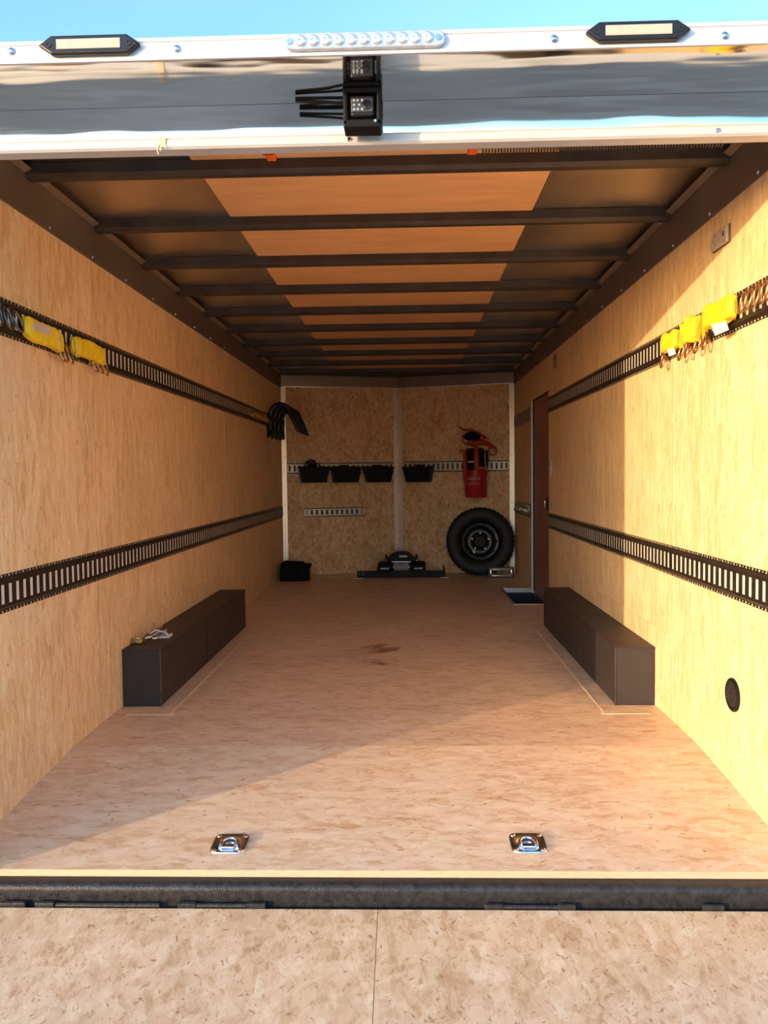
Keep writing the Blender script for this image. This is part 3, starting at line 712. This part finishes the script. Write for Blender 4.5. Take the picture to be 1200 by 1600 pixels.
def ringproto(matn):
    t = thing('ring_fitting', 'x', 'ring fitting')
    bx('slot_plate', matn, t, -.009, .009, 0, .006, -.028, .028, bevel=.002)
    MB().tube([(-.012,.008,-.004),(0,.013,-.006),(.012,.008,-.004)], .005, 6).build('saddle', matn, t, smooth=60)
    pts = [(.004*math.sin(3*a), .016+.010*math.sin(a/2), -.026+.030*math.cos(a)+.0) for a in [2*PI*k/20 for k in range(20)]]
    pts = [(.021*math.sin(a), .013+.016*(1-math.cos(a))/2, -.022+.034*math.cos(a)) for a in [2*PI*k/20 for k in range(20)]]
    MB().tube(pts, .0042, 6, True).build('ring', matn, t, smooth=60)
    return t
protos = {}
def ring(side, y, z, lab, group, matn='gold_zinc', tw=0):
    if matn not in protos: protos[matn] = o = ringproto(matn)
    else: o = copy_tree(protos[matn])
    o.location = onwall(side, y, z, .0125); o.rotation_euler = (0, tw, -PI/2 if side == 'L' else PI/2)
    tag(o, lab, None, group)
for k in range(7):
    ring('R', 2.34+.052*k, 1.615, '%s of seven crowded gold rings at the near end of the right track' % ('nearest','second','third','fourth','fifth','sixth','farthest')[k], 'gold rings by the big strap bundle', tw=.18*math.sin(2.3*k))
for k, y in enumerate((2.99, 3.04, 3.17, 3.22, 3.46)):
    ring('R', y, 1.548, ['gold ring under the far end of the big yellow bundle', 'gold ring at the near edge of the zigzag strap', 'gold ring below the middle of the zigzag strap', 'gold ring at the far edge of the zigzag strap', 'gold ring past the small yellow bundle on the right track'][k], 'gold rings below the right straps', tw=.5*math.sin(3*k+1))
for k, y in enumerate((2.55, 2.61, 2.67)):
    ring('L', y, 1.60, '%s of three dull steel rings at the near end of the left upper track' % ('nearest','middle','farthest')[k], 'dull rings near the left straps', 'dark_zinc', .2*k)
for k, y in enumerate((3.018, 3.060, 3.100, 3.33, 3.385, 3.455)):
    ring('L', y, 1.552, ['gold ring in the gap between the left yellow bundles, nearest', 'gold ring in the gap between the left yellow bundles, middle', 'gold ring in the gap between the left yellow bundles, farthest', 'gold ring hanging under the second left bundle', 'gold ring before the far end of the second left bundle', 'gold ring at the far end of the second left bundle'][k], 'gold rings below the left straps', tw=.4*math.sin(5*k))
for k in range(10):
    ring('L', 6.72+.085*k, 1.60, 'tiny gold ring fitting in the row before the black hooks', 'gold rings at the far end of the left track', tw=.3*math.sin(4*k))
for k in range(9):
    ring('R', 7.38+.10*k, .735, 'tiny steel ring fitting in the row past the brown door', 'steel rings past the door', 'zinc', .4*math.sin(3*k))

# ------------------------------------------------------------------ black hook rack on the left wall
t = thing('hook_rack', 'black rack of curved arms at the far end of the left track', 'hook rack', (-WX, 7.98, 1.43))
for y in (-.36, -.12, .12, .36):
    pts = [(.030, y, .0), (.030, y, .10), (.032, y, .18)]
    for k in range(1, 9):
        a = PI - R(150)*k/8*.93; pts.append((.125+.093*math.cos(a), y, .205+.098*math.sin(a)))
    x0, _, z0 = pts[-1]; pts += [(x0+.055, y, z0-.12), (.300, y, .035)]
    rr = [.022]*3+[.022]*8+[.019, .013]
    MB().tube(pts, rr, 8, flat=1.0, ref=(0,1,0)).build('curved_arm', 'black_gloss', t, smooth=50)
    bx('foot_plate', 'black_plastic', t, .001, .012, y-.03, y+.03, -.01, .22, bevel=.003)
bx('cross_rail', 'black_plastic', t, .012, .052, -.40, .40, .155, .195, bevel=.004)
bx('cross_rail', 'black_plastic', t, .012, .052, -.40, .40, .010, .065, bevel=.004)

# ------------------------------------------------------------------ bins on the nose wall
def make_bin():
    t = thing('storage_bin', 'x', 'bin')
    W2, W1, D2, D1, H = .155, .128, .155, .125, .165; th = .006
    m = MB()
    o_ = [(-W1,.012,0),(W1,.012,0),(W1,D1,0),(-W1,D1,0)]; p_ = [(-W2,.012,H),(W2,.012,H),(W2,D2,H-.012),(-W2,D2,H-.012)]
    i_ = [(-W2+th,.012+th,H),(W2-th,.012+th,H),(W2-th,D2-th,H-.012),(-W2+th,D2-th,H-.012)]; j_ = [(-W1+th,.012+th,th),(W1-th,.012+th,th),(W1-th,D1-th,th),(-W1+th,D1-th,th)]
    m.add(o_+p_+i_+j_, [(0,3,2,1)]+[(a,(a+1)%4,4+(a+1)%4,4+a) for a in range(4)]+[(4+a,4+(a+1)%4,8+(a+1)%4,8+a) for a in range(4)]+[(8+a,8+(a+1)%4,12+(a+1)%4,12+a) for a in range(4)]+[(12,13,14,15)])
    m.build('body', 'black_plastic', t)
    m = MB(); m.tube([(-W2,.014,H),(-W2-.004,D2,H-.012),(W2+.004,D2,H-.012),(W2,.014,H)], .009, 6); m.build('rim', 'black_plastic', t, smooth=50)
    bx('hanger', 'black_plastic', t, -.05, .05, .0, .014, H-.06, H+.022, bevel=.004)
    bx('hanger_lip', 'black_plastic', t, -.13, -.07, .0, .014, H-.05, H+.008, bevel=.004)
    bx('hanger_lip', 'black_plastic', t, .07, .13, .0, .014, H-.05, H+.008, bevel=.004)
    return t
b0 = make_bin()
for k, (x, z, lab) in enumerate(((-.905, .983, 'black bin holding a wire tangle, next to the left corner'), (-.578, .981, 'empty black bin in the middle of the three on the left nose panel'),
                            (-.238, .979, 'black bin next to the centre strip on the left nose panel'), (.245, .975, 'lone black bin on the right nose panel beside the red bucket'))):
    o = b0 if k == 0 else copy_tree(b0)
    o.location = (x, fwall(x), z) ; o.rotation_euler = (0, 0, RL if x < 0 else RR)
    o.location = Vector(o.location) + Vector((math.sin(TH)*(1 if x < 0 else -1), -math.cos(TH), 0))*.013
    tag(o, lab, None, 'black bins on the nose wall')
t = thing('wire_tangle', 'tangle of dark and reddish wires heaped in the leftmost bin', 'wires', (-.905+.018, fwall(.905)-.085, 1.03), RL)
rnd = random.Random(9)
for k, mt in enumerate(('black_plastic','wire_red','black_plastic','lilac_paper','black_plastic','wire_red','black_plastic')):
    pts = []
    cx = rnd.uniform(-.05,.03)
    for i in range(9):
        a = i/8*PI*1.2; pts.append((cx+.07*math.cos(a)*rnd.uniform(.6,1.2), rnd.uniform(-.03,.03), .06+rnd.uniform(.09,.15)*math.sin(a)))
    MB().tube(pts, .007, 6).build('wire', mt, t, smooth=60)
m = MB(); m.lathe([(.0,-.0),(.05,.0),(.075,.06),(.06,.11),(.03,.145),(.0005,.155)], 10, (.012,0,.0)); m.build('wire_coil', 'black_cloth', t, smooth=50)

# ------------------------------------------------------------------ red bucket and harness bag
bxX, bxY = .809, 8.424
t = thing('bucket', 'red plastic bucket with white lettering hung on the nose wall', 'bucket', (bxX, bxY, .810))
MB().lathe([(.0005,0),(.108,0),(.111,.004),(.121,.262),(.127,.264),(.127,.278),(.117,.278),(.105,.01),(.0005,.01)], 40).build('shell', 'red_plastic', t, smooth=40)
MB().lathe([(.1275,.225),(.1275,.236),(.119,.238),(.119,.223)], 40, close=True).build('rib', 'red_plastic', t, smooth=40)
MB().tube([(-.126,0,.245),(-.13,-.05,.20),(-.06,-.128,.16)][:2]+[(-.128,.0,.25)], .003, 6).build('bail_wire', 'zinc', t, smooth=60)
def lettering(txt, size, z, x, rad):
    cu = bpy.data.curves.new('lettering', 'FONT'); cu.body = txt; cu.size = size; cu.align_x = 'CENTER'; cu.extrude = .0004; cu.resolution_u = 2
    tmp = bpy.data.objects.new('lettering_tmp', cu); C.objects.link(tmp)
    bpy.context.view_layer.update()
    me = bpy.data.meshes.new_from_object(tmp.evaluated_get(bpy.context.evaluated_depsgraph_get()))
    bpy.data.objects.remove(tmp); bpy.data.curves.remove(cu)
    for v in me.vertices:
        a = (v.co.x+x)/rad; v.co = Vector((math.sin(a)*(rad+.0008), -math.cos(a)*(rad+.0008), z+v.co.y))
    me.materials.clear(); me.materials.append(M['print_white'])
    o = bpy.data.objects.new('lettering', me); C.objects.link(o); o.parent = t
lettering('HARBOR', .043, .182, -.044, .1185); lettering('FREIGHT', .040, .132, -.044, .1165)
t = thing('harness_bag', 'black and red harness bag standing in the red bucket', 'bag', (bxX, bxY, 1.058))
m = MB(); m.box(-.102, .085, -.07, .075, .0315, .262); m.build('body', 'black_cloth', t, bevel=.030, seg=4)
bx('front_pocket', 'black_cloth', t, -.090, -.012, -.092, -.06, .040, .215, bevel=.014, seg=3)
bx('side_pocket', 'black_cloth', t, .075, .125, -.05, .05, .06, .24, bevel=.018, seg=3)
bx('reflective_stripe', 'paper', t, -.088, -.016, -.0945, -.0918, .115, .128)
bx('hem', 'red_strap', t, -.100, .083, -.078, -.055, .035, .075, bevel=.008)
m = MB(); m.tube([(.005,-.085,-.01),(.004,-.098,.10),(.002,-.095,.24),(.0,-.06,.285)], .024, 8, flat=.4, ref=(1,0,0)); m.build('centre_strap', 'red_strap', t, smooth=50)
m = MB(); m.tube([(-.108,-.09,-.10),(-.118,-.115,-.02),(-.118,-.105,.10),(-.112,-.08,.22),(-.085,-.05,.262)], [.016,.020,.020,.016,.012], 8, flat=.5, ref=(1,0,0)); m.build('side_strap', 'red_strap', t, smooth=50)
m = MB(); m.tube([(-.120,-.06,.24),(-.150,-.06,.235),(-.175,-.055,.240)], [.014,.011,.004], 6); m.build('strap_tail', 'red_strap', t, smooth=50)
m = MB(); m.tube([(-.095,-.05,.312),(-.04,-.06,.305),(.02,-.065,.325),(.08,-.055,.325),(.15,-.04,.29),(.19,-.03,.265)], [.016,.022,.026,.028,.022,.016], 8); m.build('top_strap', 'red_strap', t, smooth=50)
m = MB(); m.tube([(.175+.040*math.cos(2*PI*k/14), -.03, .235+.048*math.sin(2*PI*k/14)) for k in range(14)], .008, 6, True); m.build('loop', 'red_strap', t, smooth=50)
m = MB(); m.tube([(-.118,-.03,.372),(-.112,-.03,.374),(-.09,-.035,.382),(-.055,-.04,.388),(-.015,-.04,.386),(.02,-.035,.376),(.042,-.03,.366),(.048,-.03,.362)], [.006,.022,.040,.048,.048,.040,.022,.006], 14); m.build('head_pad', 'black_cloth', t, smooth=60)
m = MB(); m.tube([(-.170,-.03,.485),(-.125,-.035,.452),(-.05,-.035,.452),(.04,-.035,.41),(.11,-.03,.36)], [.007,.013,.011,.014,.012], 8); m.build('pad_strap', 'red_strap', t, smooth=50)
m = MB(); m.tube([(-.13,-.05,.40),(-.135,-.06,.34),(-.10,-.06,.30)], .010, 6); m.build('pad_strap', 'red_strap', t, smooth=50)
bx('buckle', 'weather_strip', t, -.012, .030, -.110, -.090, -.035, -.010, bevel=.004)
m = MB(); m.tube([(.10,-.05,.26),(.09,-.08,.16),(.105,-.06,.05)], .004, 6); m.build('cord', 'lilac_paper', t, smooth=60)

# ------------------------------------------------------------------ spare tyre
t = thing('spare_wheel', 'black spare tyre on a steel wheel leaning in the right front corner', 'tyre', (.850, 8.385, 0)); t.rotation_euler = (R(-5), 0, R(-3))
TR = .352
prof = [(.222,-.085),(.235,-.098),(.275,-.108),(.315,-.104),(.340,-.088),(.350,-.066),(.352,0),(.350,.066),(.340,.088),(.315,.104),(.275,.108),(.235,.098),(.222,.085)]
ty = MB().lathe(prof, 64, (0,0,TR), 'y', close=True).build('tyre', 'rubber', t, smooth=35)
for k in range(44):
    a = 2*PI*k/44; c, s_ = math.cos(a), math.sin(a)
    m = MB(); m.M = Matrix.Translation((0,0,TR)) @ Matrix.Rotation(a, 4, 'Y'); m.box(.346, .3545, -.085, -.012, -.014, .014); m.build('tread_block', 'rubber', ty)
MB().lathe([(.262,-.1085),(.270,-.1105),(.278,-.1085)], 48, (0,0,TR), 'y', caps=False).build('sidewall_rib', 'rubber', ty, smooth=40)
w = MB().lathe([(.226,-.088),(.222,-.094),(.212,-.090),(.205,-.060),(.190,-.030),(.165,-.026),(.150,-.038),(.120,-.050),(.090,-.046),(.062,-.030),(.058,.02),(.205,.06)], 48, (0,0,TR), 'y', caps=False).build('steel_wheel', 'wheel_black', t, smooth=40)
for k in range(10):
    a = 2*PI*k/10; MB().lathe([(.016,-.036),(.015,-.0335),(.0005,-.0335)], 12, (.165*math.cos(a), 0, TR+.165*math.sin(a)), 'y').build('vent_hole', 'weather_strip', w)
for k in range(5):
    a = 2*PI*k/5+.3; MB().cyl((.088*math.cos(a), -.046, TR+.088*math.sin(a)), (.088*math.cos(a), -.062, TR+.088*math.sin(a)), .010, n=6).build('lug_hole', 'dark_zinc', w)
MB().lathe([(.0005,-.02),(.058,-.02),(.058,-.024)], 24, (0,0,TR), 'y').build('hub_bore', 'weather_strip', w)
m = MB(); m.M = Matrix.Translation((-.066,-.055,TR-.105)) @ Matrix.Rotation(R(-25), 4, 'Y'); m.box(-.012,.012,-.002,.002,-.020,.020); m.build('balance_weight', 'paper', w)
# ------------------------------------------------------------------ roller fairlead
t = thing('roller_fairlead', 'silver roller fairlead on the floor in front of the spare tyre', 'fairlead', (1.033, 8.125, 0), R(4))
for s in (-1, 1):
    MB().lathe([(.0005,.0),(.012,.0),(.017,.006),(.017,.100),(.012,.106),(.0005,.106)], 16, (s*.105,-.015,.004)).build('upright_roller', 'chrome', t, smooth=40)
    bx('end_cheek', 'dark_zinc', t, s*.124-.005, s*.124+.005, -.03, .03, 0, .112, bevel=.003)
for z in (.026, .090): MB().lathe([(.0005,-.088),(.011,-.088),(.0125,-.084),(.0125,.084),(.011,.088),(.0005,.088)], 14, (0,.012,z), 'x').build('level_roller', 'aluminium', t, smooth=40)
bx('back_plate', 'dark_zinc', t, -.128, .128, .028, .034, 0, .018, bevel=.002)
bx('back_plate', 'dark_zinc', t, -.128, .128, .028, .034, .100, .112, bevel=.002)

# ------------------------------------------------------------------ winch on its mounting channel
t = thing('winch_mount', 'long black steel mounting channel on the floor against the nose wall', 'channel', (.03, 8.33, 0))
bx('base_plate', 'black_plastic', t, -.455, .450, -.09, .17, .0, .010, bevel=.002)
bx('front_flange', 'black_plastic', t, -.455, .450, -.096, -.088, .0, .072, bevel=.002)
bx('end_upright', 'black_plastic', t, .434, .446, -.088, .10, .010, .105, bevel=.002)
for x, z in ((-.43,.040),(-.405,.052),(-.375,.056),(-.39,.030)): MB().cyl((x,-.0955,z), (x,-.0975,z), .006, n=8).build('bolt_head', 'dark_zinc', t)
t = thing('winch', 'black electric winch with grey cable drum on the mounting channel', 'winch', (.03, 8.36, .0105))
MB().lathe([(.0005,-.245),(.052,-.245),(.060,-.235),(.060,-.115),(.066,-.11),(.066,-.085),(.0005,-.085)], 28, (0,0,.085), 'x').build('motor', 'black_plastic', t, smooth=40)
MB().lathe([(.0005,.085),(.066,.085),(.066,.115),(.062,.12),(.062,.235),(.050,.248),(.0005,.248)], 28, (0,0,.085), 'x').build('gearbox', 'black_plastic', t, smooth=40)
dr = MB().lathe([(.0005,-.084),(.070,-.084),(.070,-.078),(.045,-.077),(.045,.077),(.070,.078),(.070,.084),(.0005,.084)], 28, (0,0,.085), 'x').build('drum', 'dark_zinc', t, smooth=40)
n = 14*14
MB().tube([(-.074+.148*i/n, .052*math.cos(2*PI*i/14), .085+.052*math.sin(2*PI*i/14)) for i in range(n+1)], .0056, 5, ref=(1,0,0)).build('cable_winding', 'wire_rope', dr, smooth=60)
MB().tube([(-.02,-.058,.062),(.0,-.062,.085),(.02,-.058,.115)], .004, 6).build('cable_end', 'wire_rope', dr, smooth=60)
for y, z in ((-.05,.145),(.05,.145),(.06,.03)): MB().cyl((-.10,y,z), (.10,y,z), .008, n=10).build('tie_bar', 'zinc', t, smooth=40)
pr = [(-.150,.150),(-.150,.190)]
for k in range(9): a = PI*(1-k/8); pr.append((.125*math.cos(a), .190+.060*math.sin(a)))
pr += [(.150,.190),(.150,.150)]
cb = MB().prism(pr, -.055, .06, 'y').build('control_box', 'black_plastic', t, bevel=.004)
bx('name_plate', 'paper', cb, -.020, .060, -.0575, -.0555, .192, .212)
for a, b in ((-.012,-.002),(.002,.010),(.022,.032),(.036,.042),(.046,.052)): bx('plate_mark', 'screen_grey', cb, a, b, -.0585, -.0576, .197, .207)
for s in (-1, 1): bx('box_ear', 'black_plastic', cb, s*.158-.012, s*.158+.012, -.05, .05, .170, .215, bevel=.004)
for s, mt in ((-1,'dark_zinc'), (1,'dark_zinc')): bx('end_badge', mt, t, s*.175-.045, s*.175+.045, -.064, -.060, .066, .084)
MB().tube([(-.14,-.02,.165),(-.19,-.04,.165),(-.235,-.045,.135),(-.255,-.045,.075),(-.245,-.03,.03)], .005, 6).build('power_lead', 'wire_red', t, smooth=60)
MB().tube([(.14,-.02,.165),(.18,-.05,.16),(.19,-.055,.145)], .005, 6).build('power_lead', 'black_plastic', t, smooth=60)
MB().cyl((.158,-.056,.160), (.158,-.062,.160), .007, n=8).build('terminal', 'paper', t)
for x, y, lab in ((-.417, 8.19, 'thin pale metal strip on the floor at the left end of the winch channel'), (.470, 8.215, 'thin pale metal strip on the floor at the right end of the winch channel')):
    t = thing('floor_strip', lab, 'metal strip', (x, y, 0), 0, 'pale strips by the winch channel')
    bx('strip', 'aluminium', t, -.042, .042, -.012, .012, 0, .004, bevel=.001)
    MB().cyl((0,0,.004), (0,0,.006), .006, n=8).build('screw', 'zinc', t)

# ------------------------------------------------------------------ black bag in the left corner
t = thing('soft_bag', 'black soft bag slumped in the left front corner of the floor', 'bag', (-1.052, 8.12, 0), R(4))
m = MB(); nu, nv = 14, 28; vs = []; fs = []
for i in range(nu+1):
    h = i/nu
    for j in range(nv):
        a = 2*PI*j/nv; c, s_ = math.cos(a), math.sin(a); e = .38
        w = 1 - .10*h**3 + .03*math.sin(a*3+h*2); top = 1 if h < .85 else 1-(h-.85)*1.6
        x = .150*(abs(c)**e)*(1 if c > 0 else -1)*w*top; y = .115*(abs(s_)**e)*(1 if s_ > 0 else -1)*w*top
        z = .185*h - .03*h*(x/.15)*.5 + .006*noise.noise(Vector((x*9, y*9, h*3)))*h
        vs.append((x, y, max(0, z)))
for i in range(nu):
    for j in range(nv): fs.append((i*nv+j, i*nv+(j+1) % nv, (i+1)*nv+(j+1) % nv, (i+1)*nv+j))
fs += [tuple(range(nv-1,-1,-1)), tuple(range(nu*nv, (nu+1)*nv))]
m.add(vs, fs); m.build('body', 'black_cloth', t, smooth=50)
m = MB(); m.tube([(-.10,-.118,.06),(-.09,-.124,.13),(-.02,-.122,.158),(.06,-.122,.15),(.10,-.118,.06)], .007, 6); m.build('carry_handle', 'black_plastic', t, smooth=50)
bx('flap', 'black_cloth', t, .06, .170, -.12, .10, .128, .160, bevel=.014, seg=3)
bx('zip', 'black_plastic', t, -.10, .09, -.006, .006, .178, .190)

# ------------------------------------------------------------------ keys and remote on the left wheel box
zt = .2665
t = thing('padlock_keys', 'brass padlock and bunch of keys lying on the left black box', 'keys', (-1.180, 3.80, zt)); t.scale = (1.2, 1.2, 1.2)
MB().lathe([(.0005,0),(.026,0),(.030,.004),(.030,.018),(.026,.022),(.0005,.022)], 24, (-.010,-.012,0)).build('padlock_body', 'brass', t, smooth=40)
MB().lathe([(.018,.0221),(.018,.0235),(.0005,.0235)], 20, (-.010,-.012,0)).build('padlock_face', 'chrome', t, smooth=40)
MB().tube([(.012,.008,.012),(.030,.012,.016),(.036,.028,.018),(.022,.040,.016),(.006,.022,.012)], .0045, 8).build('shackle', 'chrome', t, smooth=60)
MB().tube([(.040+.020*math.cos(2*PI*k/18), .045+.020*math.sin(2*PI*k/18), .022+.010*math.cos(2*PI*k/18)) for k in range(18)], .0018, 6, True).build('key_ring', 'zinc', t, smooth=60)
rnd = random.Random(2)
for k in range(5):
    a = R(-70+45*k)
    m = MB(); m.M = Matrix.Translation((.040,.045,.010+.007*k)) @ Matrix.Rotation(a, 4, 'Z') @ Matrix.Rotation(R(-6-5*k), 4, 'Y')
    m.box(.004,.022,-.010,.010,-.001,.001); m.box(.022,.052,-.0035,.0035,-.001,.001); m.box(.034,.038,-.006,-.0035,-.001,.001)
    m.build('key', 'brass' if k % 2 else 'chrome', t)
MB().tube([(.03,.02,.03),(.05,.03,.042),(.085,.05,.030),(.10,.045,.012)], .004, 6, flat=.5).build('fob_strap', 'lilac_paper', t, smooth=50)
t = thing('remote_fob', 'white remote with a grey face lying beside the keys', 'remote', (-1.098, 3.925, zt), R(4)); t.scale = (.68, .72, .9)
bx('case', 'paper', t, -.038, .038, -.055, .055, 0, .012, bevel=.004, seg=3)
bx('face', 'screen_grey', t, -.026, .026, -.040, .040, .0115, .0135, bevel=.001)
bx('tab', 'paper', t, -.066, -.036, -.050, -.012, .0, .006, bevel=.002)
